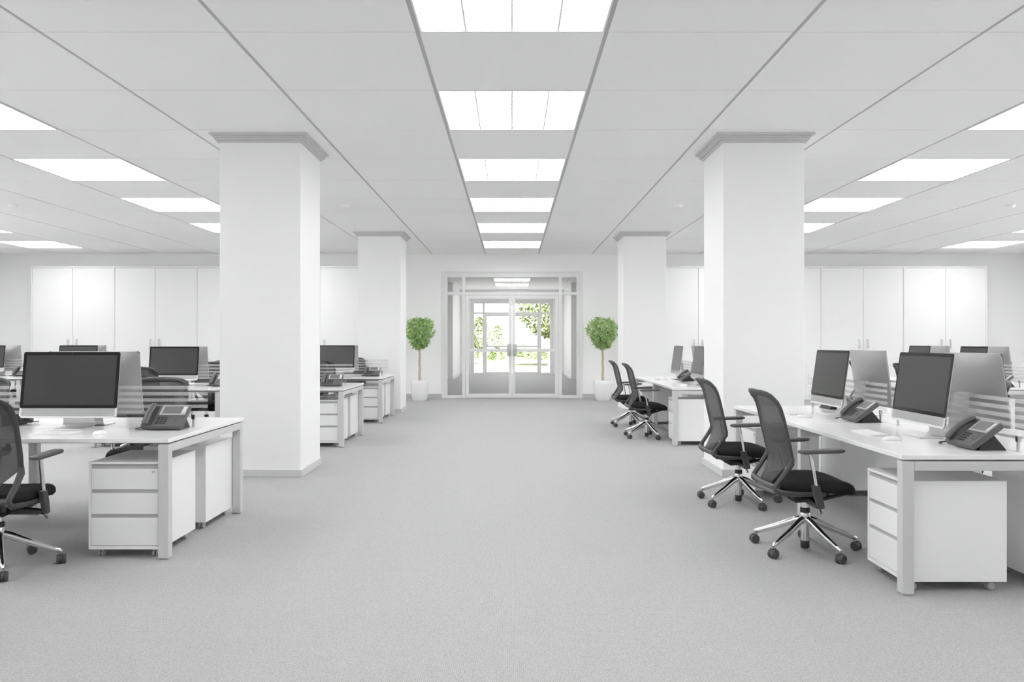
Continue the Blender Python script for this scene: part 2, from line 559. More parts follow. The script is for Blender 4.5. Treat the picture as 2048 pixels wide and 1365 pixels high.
rowname = {0: 'central aisle row', -4: 'row beyond the left pillars', 4: 'row beyond the right pillars', -8: 'far left row', 8: 'far right row'}
nth = ['nearest the front wall', 'second from the front wall', 'third from the front wall', 'fourth from the front wall', 'fifth from the front wall', 'sixth from the front wall',
       'seventh from the front wall', 'eighth from the front wall', 'ninth from the front wall']
for k in (0, -4, 4, -8, 8):
    for j in range(9):
        r = 1 + 2 * j
        if not lit_cell(k, r): continue
        yc = YW - (r + 0.5) * TY
        o = LP.place((k * TX, yc, ZC), 0, 'ceiling light in the %s, %s' % (rowname[k], nth[j]))
        if abs(k) == 8:                       # the outermost rows have their own lamps
            for ch in o.children:
                if ch.name.startswith('diffuser'):
                    ch.material_slots[0].link = 'OBJECT'; ch.material_slots[0].material = M['light_dim']
for r, w in ((-3, 'first'), (-5, 'second'), (-7, 'third'), (-9, 'fourth')):  # first two are out of sight, put in to light the lobby
    o = LP.place((0, YW - (r + 0.5) * TY, ZC), 0, 'lobby ceiling light behind the glass transom, %s beyond the doors' % w)


    for ch in o.children:
        if ch.name.startswith('diffuser'):
            ch.material_slots[0].link = 'OBJECT'; ch.material_slots[0].material = M['light_lobby']

# smoke detectors
def make_detector():
    t = root('smoke_detector', 'smoke detector', 'white smoke detectors on the ceiling')
    MB().lathe([(0.07, 0), (0.07, -0.012), (0.066, -0.016)], 28).build('base', M['louvre'], t, smooth=True)
    MB().lathe([(0.054, -0.016), (0.050, -0.034), (0.036, -0.044), (0.012, -0.047)], 28).build('sensor_head', M['louvre'], t, smooth=True)
    return t
DP = Proto(make_detector())
for x, y, lab in ((-2.42, 11.65, 'white smoke detector on the ceiling between the two left pillars'), (2.42, 11.65, 'white smoke detector on the ceiling between the two right pillars'),
                  (-7.26, 11.65, 'white smoke detector on the ceiling at the left edge of the photo'), (7.26, 11.65, 'white smoke detector on the ceiling at the right edge of the photo'),
                  (-2.42, 4.53, 'white smoke detector cut by the top edge, left of the central lights'), (2.42, 4.53, 'white smoke detector cut by the top edge, right of the central lights')):
    DP.place((x, y, ZC), 0, lab)

# ------------------------------------------------------------------ wall cabinets
def make_cabinet(w=1.827, d=0.43, h=2.956):
    t = root('tall_cabinet', 'cabinet', 'white tall cabinets along the front wall')
    mb = MB(); e = 0.022
    mb.box(0, e, 0, d, 0, h); mb.box(w - e, w, 0, d, 0, h); mb.box(e, w - e, 0, d, h - 0.032, h)
    mb.box(e, w - e, 0.02, d, 0.0, 0.08); mb.box(e, w - e, d - 0.015, d, 0.08, h - 0.032)
    mb.build('body', M['cabinet'], t, bevel=0.002)
    for i in (0, 1):
        x0 = e + 0.003 + i * (w / 2 - e); x1 = x0 + w / 2 - e - 0.006
        mb = MB(); mb.box(x0, x1, 0.012, 0.030, 0.085, h - 0.036)
        dr = mb.build('door', M['cabinet'], t, bevel=0.002)
        hx = w / 2 + (-0.095 if i == 0 else 0.095)
        mb = MB(); mb.tube([(hx, 0.012, 1.15), (hx, -0.028, 1.152), (hx, -0.032, 1.165), (hx, -0.032, 1.315), (hx, -0.028, 1.328), (hx, 0.012, 1.33)], 0.011, 8, up=(1, 0, 0))
        mb.build('handle', M['steel'], dr, smooth=True)['label'] = 'steel bow handle'
    return t
CP = Proto(make_cabinet())
cabw = 1.828
for i in range(4):
    CP.place((-10.655 + i * cabw, 17.725, 0), 0, 'white tall cabinet on the left, ' + ['outermost by the side wall', 'second from the left side wall', 'third, partly behind the big pillar', 'innermost beside the rear left pillar'][i])
for i in range(4):
    CP.place((10.53 - (i + 1) * cabw, 17.725, 0), 0, 'white tall cabinet on the right, ' + ['outermost by the side wall', 'second from the right side wall', 'third, mostly behind the big pillar', 'innermost beside the rear right pillar'][i])

# ------------------------------------------------------------------ bench desk
BL, BD, TZ, TT = 3.10, 1.33, 0.72, 0.025
def make_bench():
    t = root('bench_desk', 'desk', 'white four-seat bench desks')
    for i in (0, 1):
        for y0, y1 in ((0, BD / 2 - 0.003), (BD / 2 + 0.003, BD)):
            mb = MB(); x1 = -i * BL / 2 - (0.0015 if i else 0); x0 = -(i + 1) * BL / 2 + (0 if i else 0.0015)
            mb.box(x0, x1, y0, y1, TZ - TT, TZ)
            mb.build('tabletop', M['desk'], t, bevel=0.002)
    w = 0.061
    for x0, ins in ((-w, 0.004), (-BL / 2 - w / 2, 0.03), (-BL, 0.004)):
        for y0 in (ins, BD - ins - w):
            mb = MB(); mb.box(x0 + (-0.004 if x0 == -w else 0.004 if x0 == -BL else 0), x0 + w + (-0.004 if x0 == -w else 0.004 if x0 == -BL else 0), y0, y0 + w, 0.008, TZ - TT - 0.009)
            lg = mb.build('leg', M['frame'], t, bevel=0.004)
            cx = x0 + w / 2
            MB().cyl((cx, y0 + w / 2, 0), 0.024, 0.009, 16).build('foot', M['grip'], lg)
        dx = -0.004 if x0 == -w else 0.004 if x0 == -BL else 0
        mb = MB(); mb.box(x0 + dx, x0 + w + dx, ins + w, BD - ins - w, TZ - TT - 0.058, TZ - TT - 0.009)
        mb.build('end_beam', M['frame'], t, bevel=0.003)
    for y0 in (0.34, BD - 0.38):
        mb = MB(); mb.box(-BL + w, -w, y0, y0 + 0.04, TZ - TT - 0.046, TZ - TT)
        mb.build('long_beam', M['frame'], t, bevel=0.002)
    for xa, xb in ((-1.515, -0.022), (-3.078, -1.585)):
        mb = MB(); mb.box(xa, xb, BD / 2 - 0.003, BD / 2 + 0.003, 0.785, 0.997)
        g = mb.build('divider_screen', M['screen_glass'], t); g['label'] = 'clear glass divider with frosted stripes'
        for x in (xa + 0.095, xb - 0.095):
            mb = MB()
            mb.cyl((x, BD / 2, TZ - 0.001), 0.013, 0.006, 14); mb.cyl((x, BD / 2, TZ + 0.004), 0.008, 0.066, 12); mb.box(x - 0.011, x + 0.011, BD / 2 - 0.009, BD / 2 + 0.009, TZ + 0.052, TZ + 0.082)
            mb.build('clamp', M['steel'], g, smooth=True)
    return t
BP = Proto(make_bench())

# ------------------------------------------------------------------ drawer pedestal (front faces -Y, origin at front left bottom)
def make_pedestal(w=0.43, d=0.53, z0=0.052, z1=0.575):
    t = root('drawer_pedestal', 'drawer unit', 'white three-drawer pedestals under the desks')
    mb = MB(); e = 0.014
    mb.box(0, e, 0, d, z0, z1); mb.box(w - e, w, 0, d, z0, z1); mb.box(e, w - e, 0.0, d, z1 - e, z1); mb.box(e, w - e, 0, d, z0, z0 + 0.02)
    mb.box(e, w - e, d - 0.012, d - 0.002, z0 + 0.02, z1 - e); mb.box(e, w - e, 0.03, 0.04, z0 + 0.02, z1 - e)
    mb.build('body', M['white'], t, bevel=0.0015)
    H = z1 - z0
    spec = ((0.965, 0.925, 0.685), (0.681, 0.645, 0.402), (0.398, 0.362, 0.045))
    for gt, gb, db in spec:
        mb = MB(); mb.box(e + 0.002, w - e - 0.002, 0.002, 0.03, z0 + H * db, z0 + H * gb)
        dr = mb.build('drawer', M['white'], t, bevel=0.002)
        mb = MB(); mb.box(e + 0.002, w - e - 0.002, 0.010, 0.03, z0 + H * gb + 0.001, z0 + H * gt)
        mb.build('grip', M['grip'], dr)['label'] = 'recessed grey grip strip'
        if gt > 0.9:
            MB().cyl((w - 0.045, -0.001, z0 + H * 0.885), 0.008, 0.006, 16, 'y').build('lock', M['steel'], dr)
    for x in (0.05, w - 0.05):
        for y in (0.06, d - 0.06):
            mb = MB()
            for s in (-1, 1):
                mb.cyl((x + s * 0.011 - 0.007, y, 0.021), 0.021, 0.014, 16, 'x', 0.003)
            mb.box(x - 0.012, x + 0.012, y - 0.012, y + 0.012, 0.036, z0)
            mb.build('caster', M['grip'], t, smooth=True)
    return t
PP = Proto(make_pedestal())

# ------------------------------------------------------------------ monitor (screen faces -Y, origin at the foot)
def rrect(w, h, r, n=5):
    pts = []
    for cx, cy, a0 in ((w / 2 - r, h / 2 - r, 0), (-w / 2 + r, h / 2 - r, 90), (-w / 2 + r, -h / 2 + r, 180), (w / 2 - r, -h / 2 + r, 270)):
        for k in range(n + 1):
            a = R(a0 + 90 * k / n)
            pts.append((cx + r * math.cos(a), cy + r * math.sin(a)))
    return pts

def make_monitor():
    t = root('computer_monitor', 'computer', 'all-in-one desktop computers')
    W, H, tilt, zb, yb = 0.635, 0.434, R(8), 0.078, -0.045
    def T(x, n, v):        # x across, n out of the back, v up the panel
        return (x, yb + v * math.sin(tilt) + n * math.cos(tilt), zb + v * math.cos(tilt) - n * math.sin(tilt))
    mb = MB()
    NX, NZ = 24, 16
    def back(i, q):        # domed back as a smooth height field
        u, w = -1 + 2 * i / NX, -1 + 2 * q / NZ
        n = 0.007 + 0.043 * (1 - abs(u) ** 2.3) * (1 - abs(w) ** 2.3)
        cr = 0.006 if abs(u) == 1 and abs(w) == 1 else 0.0
        return u * (W / 2 - cr), n, H / 2 + w * (H / 2 - cr)
    g = [[mb.bm.verts.new(T(*back(i, q))) for i in range(NX + 1)] for q in range(NZ + 1)]
    for q in range(NZ):
        for i in range(NX):
            mb.bm.faces.new((g[q][i], g[q][i + 1], g[q + 1][i + 1], g[q + 1][i]))
    loop = [(i, 0) for i in range(NX)] + [(NX, q) for q in range(NZ)] + [(i, NZ) for i in range(NX, 0, -1)] + [(0, q) for q in range(NZ, 0, -1)]
    fr = []
    for i, q in loop:
        x, n, v = back(i, q)
        fr.append(mb.bm.verts.new(T(x, 0.001, v)))
    for k in range(len(loop)):
        a, b = loop[k], loop[(k + 1) % len(loop)]
        mb.bm.faces.new((g[a[1]][a[0]], g[b[1]][b[0]], fr[(k + 1) % len(loop)], fr[k]))
    mb.bm.faces.new(fr)
    mb.build('housing', M['alu'], t, smooth=True)['label'] = 'domed grey aluminium back'
    chin = 0.064
    mb = MB()
    bz = rrect(W - 0.001, H - chin, 0.013, 6)
    mb.rings([[T(x, 0.0012, chin + (H - chin) / 2 + y) for x, y in bz], [T(x, -0.0012, chin + (H - chin) / 2 + y) for x, y in bz]])
    f = mb.build('bezel', M['bezel'], t); f['label'] = 'black glass border'
    mb = MB(); mb.box(-W / 2 + 0.012, W / 2 - 0.012, -0.0008, 0.002, 0.0005, chin - 0.0003, T); mb.box(-W / 2 + 0.0003, W / 2 - 0.0003, -0.0008, 0.002, 0.012, chin - 0.0003, T)
    mb.build('chin', M['chin'], t)['label'] = 'pale aluminium chin strip'
    mb = MB(); bw = 0.021
    mb.box(-W / 2 + bw, W / 2 - bw, -0.0018, -0.0011, chin + bw, H - bw, T)
    mb.build('screen', M['screen'], f)['label'] = 'switched off dark grey screen'
    mb = MB(); mb.lathe([(0.0035, 0), (0.0035, 0.0006)], 12, (0, 0, 0), 'y')
    for v in mb.bm.verts: v.co = Vector(T(v.co.x, -0.0021 + v.co.y, H - 0.010 + v.co.z))
    mb.build('camera_eye', M['phonedark'], f)
    # stand: one bent aluminium strip
    prof = [(-0.075, 0.0035), (0.055, 0.0045), (0.076, 0.007), (0.090, 0.018), (0.094, 0.034), (0.082, 0.12), (0.066, 0.24), (0.063, 0.262)]
    mb = MB(); rings = []
    for i, (y, z) in enumerate(prof):
        a = prof[max(0, i - 1)]; b = prof[min(len(prof) - 1, i + 1)]
        d = Vector((b[0] - a[0], b[1] - a[1])).normalized(); nrm = Vector((-d.y, d.x)) * 0.0035
        hw = 0.105 if z < 0.05 else 0.105 - 0.025 * (z - 0.05) / 0.2
        rings.append([(-hw, y + nrm.x, z + nrm.y), (hw, y + nrm.x, z + nrm.y), (hw, y - nrm.x, z - nrm.y), (-hw, y - nrm.x, z - nrm.y)])
    mb.rings(rings)
    mb.box(-0.06, 0.06, 0.024, 0.064, 0.245, 0.268)
    mb.build('stand', M['stand'], t, bevel=0.0015)
    return t
MP = Proto(make_monitor())

# ------------------------------------------------------------------ desk phone (faces -Y)
def make_phone():
    t = root('desk_phone', 'telephone', 'grey desk telephones')
    tl = R(37)
    def T(x, s, n):
        return (x, -0.085 + s * math.cos(tl) - n * math.sin(tl), 0.024 + s * math.sin(tl) + n * math.cos(tl))
    mb = MB()
    out = rrect(0.268, 0.205, 0.014, 4)
    rings = []
    for sc, n in ((0.97, -0.004), (1, 0.0), (1, 0.022), (0.98, 0.026)):
        rings.append([T(x * sc, 0.1 + y * sc, n - 0.022) for x, y in out])
    mb.rings(rings)
    mb.build('body', M['phone'], t, smooth=True)
    mb = MB()
    path = []; rad = []
    for k in range(13):
        u = k / 12
        s = 0.008 + 0.188 * u
        n = 0.017 + 0.012 * math.sin(math.pi * u)
        path.append((-0.102, s, n))
        rad.append(0.025 - 0.004 * math.sin(math.pi * u) if 0 < k < 12 else 0.018)
    mb.tube(path, rad, 12, 0.72, up=(0, 0, 1), T=T)
    mb.build('handset', M['phone'], t, smooth=True)
    mb = MB(); mb.box(-0.072, -0.066, 0.005, 0.195, 0.0038, 0.0046, T)
    mb.build('cradle_groove', M['phonedark'], t)
    mb = MB(); mb.box(-0.046, 0.124, 0.106, 0.198, 0.0035, 0.0075, T)
    dsp = mb.build('display_frame', M['phonesilver'], t, bevel=0.001); dsp['label'] = 'silver display surround'
    mb = MB(); mb.box(-0.030, 0.092, 0.119, 0.189, 0.0074, 0.0082, T)
    mb.build('display', M['lcd'], dsp)['label'] = 'blank grey display'
    mb = MB()
    for k in range(5):
        mb.box(0.099, 0.117, 0.126 + k * 0.012, 0.133 + k * 0.012, 0.0074, 0.0088, T)
    mb.build('side_keys', M['keys'], dsp)
    mb = MB()
    for i in range(3):
        for j in range(4):
            mb.box(-0.044 + i * 0.024, -0.044 + i * 0.024 + 0.017, 0.022 + j * 0.018, 0.022 + j * 0.018 + 0.011, 0.0036, 0.0068, T)
    mb.build('keypad', M['phonedark'], t, bevel=0.001)['label'] = 'black number keys'
    mb = MB()
    mb.tube([T(0.076 + 0.017 * math.cos(a * math.pi / 8), 0.055 + 0.017 * math.sin(a * math.pi / 8), 0.005) for a in range(17)], 0.003, 6)
    for k in range(3):
        mb.box(0.050 + k * 0.02, 0.064 + k * 0.02, 0.088, 0.094, 0.0036, 0.006, T)
    mb.build('navigation_keys', M['phonenav'], t)
    mb = MB(); mb.prism([(-0.040, 0.0), (0.112, 0.0), (0.040, 0.085), (0.000, 0.062)], -0.112, 0.112, 'x')
    mb.build('stand', M['phonedark'], t, bevel=0.002)['label'] = 'black wedge stand'
    mb = MB()
    pts = []
    for k in range(40):
        u = k / 39
        a = math.pi * (0.15 + 1.55 * u)
        pts.append((-0.128 + 0.026 * math.cos(a) * (0.7 + 0.3 * u) - 0.006 + 0.003 * math.sin(k * 1.9), -0.082 + 0.032 * math.sin(a) + 0.003 * math.cos(k * 1.9), 0.008 + 0.010 * (1 - u)))
    mb.tube(pts, 0.0042, 6)
    mb.build('coiled_cord', M['phone'], t, smooth=True)
    return t
HP = Proto(make_phone())

# ------------------------------------------------------------------ keyboard and mouse
def make_keyboard():
    t = root('keyboard', 'keyboard', 'slim white keyboards')
    mb = MB(); mb.prism([(-0.057, 0.0), (0.057, 0.0), (0.057, 0.0125), (0.045, 0.0125), (-0.057, 0.005)], -0.14, 0.14, 'x')
    mb.build('plate', M['chin'], t, bevel=0.001)
    mb = MB()
    for j in range(5):
        n = 13
        for i in range(n):
            if j == 0 and 3 < i < 9: continue
            x0 = -0.134 + i * 0.268 / n
            y0 = -0.052 + j * 0.0195
            z = 0.0052 + (y0 + 0.057) * 0.073
            mb.box(x0 + 0.001, x0 + 0.268 / n - 0.001, y0, y0 + 0.0165, z, z + 0.0028)
    mb.box(-0.134 + 4 * 0.268 / 13 + 0.001, -0.134 + 9 * 0.268 / 13 - 0.001, -0.052, -0.0355, 0.0056, 0.0084)
    mb.build('keys', M['keys'], t)
    return t
KP = Proto(make_keyboard())

def make_mouse():
    mb = MB(); rings = []
    for k in range(9):
        a = math.pi / 2 * k / 8
        c, s = max(0.04, math.cos(a)) ** 0.55, math.sin(a)
        rings.append([(0.030 * c * math.copysign(abs(math.cos(q)) ** 0.75, math.cos(q)), 0.056 * c * math.copysign(abs(math.sin(q)) ** 0.75, math.sin(q)), 0.003 + 0.021 * s) for q in [2 * math.pi * i / 24 for i in range(24)]])
    mb.rings(rings)
    o = mb.build('computer_mouse', M['keys'], smooth=True)
    o['category'] = 'computer mouse'; o['group'] = 'white computer mice'
    return o
XP = Proto(make_mouse())

# ------------------------------------------------------------------ office chair (sitter faces +Y, origin under the column)
def lerp_tab(tab, z):
    for (a, b) in zip(tab, tab[1:]):
        if z <= b[0]:
            u = (z - a[0]) / (b[0] - a[0])
            return [a[i] + (b[i] - a[i]) * u for i in range(len(a))]
    return list(tab[-1])

def make_chair():
    t = root('office_chair', 'chair', 'black mesh office chairs on chrome five-star bases')
    # seat cushion
    mb = MB(); rings = []
    for z, sc in ((0.392, 0.86), (0.400, 0.95), (0.418, 1.0), (0.440, 1.0), (0.456, 0.965), (0.466, 0.88), (0.469, 0.60), (0.468, 0.25)):
        ring = []
        for k in range(40):
            a = 2 * math.pi * k / 40
            ex = 0.62
            x = 0.245 * sc * math.copysign(abs(math.cos(a)) ** ex, math.cos(a))
            y = 0.022 + 0.242 * sc * math.copysign(abs(math.sin(a)) ** ex, math.sin(a))
            dz = -0.035 * max(0, (y - 0.08) / 0.17) ** 2 - 0.012 * (1 - abs(x) / 0.25) * (1 if z > 0.46 else 0) * 0.6
            ring.append((x * (1 - 0.06 * max(0, -y) / 0.2), y, z + dz))
        rings.append(ring)
    mb.rings(rings)
    mb.build('seat', M['fabric'], t, smooth=True)['label'] = 'black fabric seat cushion'
    # backrest net: rows (z, edge y, half width, centre set-back)
    rows = [(0.428, -0.246, 0.095, 0.004), (0.46, -0.226, 0.108, 0.008), (0.52, -0.190, 0.145, 0.018), (0.575, -0.160, 0.205, 0.030), (0.605, -0.160, 0.226, 0.034), (0.68, -0.176, 0.230, 0.038),
            (0.76, -0.194, 0.231, 0.040), (0.84, -0.212, 0.229, 0.040), (0.90, -0.228, 0.222, 0.038), (0.935, -0.246, 0.219, 0.038), (0.955, -0.264, 0.208, 0.038), (0.969, -0.275, 0.188, 0.034), (0.979, -0.288, 0.158, 0.028), (0.984, -0.302, 0.114, 0.018), (0.986, -0.314, 0.058, 0.008)]
    NU = 12
    def bp(row, u):
        z, f, w, c = row
        return (w * u, f - c * (1 - u * u), z)
    mb = MB()
    mb.rings([[bp(r, -1 + 2 * k / NU) for k in range(NU + 1)] for r in rows], closed=False)
    mb.build('backrest', M['mesh'], t, smooth=True, solid=0.004)['label'] = 'see-through grey net'
    # back frame: from left kink over the top to right kink
    top = rows[4:]
    path = [bp(r, -1) for r in top] + [(0, -0.322, 0.987)] + [bp(r, 1) for r in top[::-1]]
    rad = [0.015] * len(path)
    n = len(path)
    for i in range(n):
        q = min(i, n - 1 - i)
        if q > 5: rad[i] = 0.016 + 0.001 * (q - 5)
    mb = MB(); mb.tube(path, rad, 10, 0.75, up=(0, 1, 0))
    mb.build('back_frame', M['chair'], t, smooth=True)
    for s in (-1, 1):
        mb = MB()
        mb.tube([(s * 0.226, -0.158, 0.605), (s * 0.228, -0.162, 0.57), (s * 0.224, -0.208, 0.50), (s * 0.216, -0.252, 0.44), (s * 0.216, -0.256, 0.418), (s * 0.222, -0.230, 0.398), (s * 0.236, -0.12, 0.392), (s * 0.246, 0.0, 0.393), (s * 0.248, 0.03, 0.393)],
                [0.016, 0.020, 0.018, 0.018, 0.020, 0.020, 0.018, 0.018, 0.016], 10, 0.8, up=(0, 1, 0))
        mb.build('back_arm', M['chair'], t, smooth=True)
    mb = MB(); mb.tube([(-0.216, -0.254, 0.428), (-0.1, -0.260, 0.424), (0, -0.262, 0.423), (0.1, -0.260, 0.424), (0.216, -0.254, 0.428)], 0.018, 10)
    mb.build('crossbar', M['chair'], t, smooth=True)
    # armrests
    for s in (-1, 1):
        mb = MB(); rings = []
        prof = rrect(0.062, 0.27, 0.024, 4)
        for sc, z in ((0.86, 0.640), (1, 0.646), (1, 0.658), (0.9, 0.664)):
            rings.append([(s * 0.278 + x * sc, -0.005 + y * sc, z + 0.004 * (y / 0.13)) for x, y in prof])
        mb.rings(rings)
        ar = mb.build('armrest', M['chairarm'], t, smooth=True)
        mb = MB(); mb.tube([(s * 0.280, -0.075, 0.642), (s * 0.282, -0.070, 0.625), (s * 0.276, -0.036, 0.45), (s * 0.276, -0.034, 0.425)], [0.013, 0.012, 0.013, 0.013], 10, 0.8, up=(0, 1, 0))
        mb.build('strut', M['chrome'], ar, smooth=True)['label'] = 'chrome armrest strut'
        mb = MB(); mb.prism([(-0.062, 0.452), (-0.018, 0.452), (0.000, 0.395), (0.012, 0.318), (-0.02, 0.312), (-0.055, 0.400)], s * 0.262, s * 0.290, 'x')
        mb.build('bracket', M['chair'], ar, bevel=0.004)
    mb = MB()
    mb.prism([(-0.262, 0.312), (0.262, 0.312), (0.262, 0.338), (0.10, 0.352), (-0.10, 0.352), (-0.262, 0.338)], -0.030, 0.012, 'y')
    mb.prism([(-0.17, 0.385), (0.10, 0.385), (0.13, 0.352), (0.06, 0.318), (-0.08, 0.308), (-0.13, 0.335)], -0.075, 0.075, 'x')
    for s in (-1, 1):
        mb.tube([(s * 0.10, -0.06, 0.335), (s * 0.15, 0.06, 0.350), (s * 0.17, 0.19, 0.385)], [0.014, 0.013, 0.010], 8)
        mb.tube([(s * 0.09, -0.10, 0.350), (s * 0.15, -0.19, 0.400), (s * 0.17, -0.225, 0.418)], [0.014, 0.014, 0.012], 8)
    mb.build('tilt_mechanism', M['chairdark'], t, bevel=0.003)
    mb = MB(); mb.tube([(0.14, -0.01, 0.335), (0.262, -0.012, 0.308), (0.288, -0.012, 0.290)], [0.006, 0.006, 0.009], 8)
    mb.build('lever', M['chrome'], t, smooth=True)
    # column
    mb = MB(); mb.lathe([(0.021, 0.235), (0.021, 0.325)], 20); mb.lathe([(0.030, 0.170), (0.033, 0.178), (0.033, 0.226), (0.030, 0.236)], 20); mb.lathe([(0.026, 0.05), (0.026, 0.17)], 20)
    mb.build('gas_column', M['chrome'], t, smooth=True)
    mb = MB(); mb.lathe([(0.030, 0.226), (0.030, 0.262), (0.024, 0.267)], 20); mb.build('column_sleeve', M['chairdark'], t, smooth=True)
    mb = MB(); mb.lathe([(0.022, 0.014), (0.027, 0.020), (0.027, 0.062), (0.024, 0.066)], 20)
    mb.build('column_foot', M['chairdark'], t, smooth=True)
    for k in range(5):
        a = R(90 + 72 * k)
        ca, sa = math.cos(a), math.sin(a)
        P = lambda r, z: (ca * r, sa * r, z)
        mb = MB()
        mb.tube([P(0.018, 0.196), P(0.06, 0.183), P(0.17, 0.132), P(0.285, 0.086), P(0.312, 0.077), P(0.322, 0.070)], [0.020, 0.020, 0.0165, 0.0135, 0.0125, 0.006], 10, 1.15)
        mb.tube([P(0.312, 0.078), P(0.312, 0.052)], 0.008, 8)
        lg = mb.build('base_leg', M['chrome'], t, smooth=True); lg['label'] = 'chrome base leg'
        q = a + (0.6, 2.1, -0.9, 1.4, 0.2)[k]
        cq, sq = math.cos(q), math.sin(q)
        mb = MB()
        cx, cy = ca * 0.318, sa * 0.318
        for s in (-1, 1):
            mb.lathe([(0.020, s * 0.005), (0.028, s * 0.009), (0.028, s * 0.020), (0.023, s * 0.0255), (0.008, s * 0.0255)], 20, (0, 0, 0), 'x')
        mb.lathe([(0.025, -0.006), (0.025, 0.006)], 16, (0, 0, 0), 'x')
        mb.box(-0.010, 0.010, -0.014, 0.014, 0.010, 0.031)
        for v in mb.bm.verts:
            x, y, z = v.co
            v.co = (cx + x * cq - y * sq, cy + x * sq + y * cq, 0.028 + z)
        mb.build('caster', M['caster'], lg, smooth=True)['label'] = 'black twin-wheel caster'
    return t
SP = Proto(make_chair())

# ------------------------------------------------------------------ furnishing the benches
def bench(x, y, rz, name, seats):
    """seats: list of dicts; side 'n' (front row) or 'f' (far row), u = distance from the outer end"""
    BP.place((x, y, 0), rz, name['desk'])
    c, s = math.cos(rz), math.sin(rz)
    def W(lx, ly, z=0): return (x + lx * c - ly * s, y + lx * s + ly * c, z)
    for st in seats:
        u, lab, far = st['u'], st['lab'], st['side'] == 'f'
        def put(proto, du, v, z, label, turn=0.0, a=0.0):
            # du: to the sitter's right, v: away from the sitter
            lx, ly = (-u + du, v) if not far else (-u - du, BD - v)
            return proto.place(W(lx, ly, z), rz + (math.pi if far else 0) + turn, label)
        it = st['items']
        if 'm' in it: put(MP, 0, 0.515, TZ, 'silver desktop computer ' + lab)
        if 'k' in it: put(KP, st.get('k', 0.03), 0.245, TZ + 0.0002, 'slim white keyboard ' + lab)
        if 'x' in it: put(XP, st.get('x', 0.33), 0.235, TZ - 0.002, 'white computer mouse ' + lab)
        if 'p' in it: put(HP, st.get('p', 0.60), 0.522, TZ + 0.0008, 'grey phone ' + lab, turn=st.get('pr', 0.0))
        if 'c' in it: put(SP, st.get('c', -0.04), -0.165, 0, 'black mesh office chair ' + lab, turn=st.get('cr', 0.0))
        if 'd' in it:
            x0 = st['d']      # distance of the pedestal's outer side from the bench end
            if not far:
                PP.place(W(-x0 - 0.43, 0.045), rz, 'white drawer pedestal ' + lab)
            else:
                PP.place(W(-x0, BD - 0.045), rz + math.pi, 'white drawer pedestal ' + lab)

D0, D1 = 0.068, BL - 0.43 - 0.068
bench(-2.035, 4.74, 0, {'desk': 'white bench desk on the left in front of the big pillar'}, [
    dict(side='n', u=0.86, items='mkxpcd', d=D0, lab='at the near side of the left front desk', k=0.05, x=0.33, p=0.62),
    dict(side='f', u=0.86, items='mpcd', d=D0, lab='at the pillar side of the left front desk'),
    dict(side='f', u=2.30, items='pc', lab='at the pillar side, outer seat of the left front desk'),
])
bench(-2.05, 9.74, 0, {'desk': 'white bench desk just behind the big left pillar'}, [
    dict(side='n', u=0.86, items='mkpcd', d=D0, lab='at the near aisle seat of the desk behind the left pillar'),
    dict(side='n', u=2.28, items='mkpcd', d=D1, lab='at the near outer seat of the desk behind the left pillar'),
    dict(side='f', u=0.86, items='mpcd', d=D0, lab='at the far aisle seat of the desk behind the left pillar'),
    dict(side='f', u=2.28, items='mpcd', d=D1, lab='at the far outer seat of the desk behind the left pillar'),
])
bench(-2.05, 12.67, 0, {'desk': 'white bench desk in front of the rear left pillar'}, [
    dict(side='n', u=0.86, items='mkpcd', d=D0, lab='at the near aisle seat by the rear left pillar'),
    dict(side='n', u=2.28, items='mkpcd', d=D1, lab='at the near outer seat by the rear left pillar'),
    dict(side='f', u=0.86, items='mpcd', d=D0, lab='at the far aisle seat by the rear left pillar'),
    dict(side='f', u=2.28, items='mpcd', d=D1, lab='at the far outer seat by the rear left pillar'),
])
bench(-6.29, 12.67, 0, {'desk': 'white bench desk farthest left in front of the tall cabinets'}, [
    dict(side='n', u=0.86, items='mkpcd', d=D0, lab='at the near inner seat of the far left desk'),
    dict(side='n', u=2.38, items='mkpc', lab='at the near outer seat of the far left desk'),
    dict(side='f', u=0.86, items='mpcd', d=D0, lab='at the rear inner seat of the far left desk'),
    dict(side='f', u=2.30, items='mpcd', d=D1, lab='at the rear outer seat of the far left desk'),
])
RZ = -math.pi / 2
bench(1.985, 4.07, RZ, {'desk': 'white bench desk on the right in front of the big pillar'}, [
    dict(side='n', u=0.795, items='mkxpcd', d=D0, lab='at the aisle seat closest to the camera', k=-0.13, x=0.19, p=0.52, c=-0.105),
    dict(side='n', u=2.205, items='mkxpcd', d=D1, lab='at the aisle seat by the big right pillar', k=-0.13, x=0.19, p=0.50, c=-0.155),
    dict(side='f', u=0.795, items='mkd', d=D0, lab='across the glass from the closest aisle seat'),
    dict(side='f', u=2.205, items='mpcd', d=D1, lab='across the glass from the seat by the right pillar'),
])
bench(1.985, 9.88, RZ, {'desk': 'white bench desk between the two right pillars'}, [
    dict(side='n', u=0.80, items='mkxpcd', d=D0, lab='at the nearer aisle seat between the right pillars', c=-0.13, p=0.5),
    dict(side='n', u=2.20, items='mkxpcd', d=D1, lab='at the farther aisle seat between the right pillars', c=-0.19, p=0.5),
    dict(side='f', u=0.80, items='mcd', d=D0, lab='at the nearer outer seat between the right pillars'),
    dict(side='f', u=2.20, items='mcd', d=D1, lab='at the farther outer seat between the right pillars'),
])
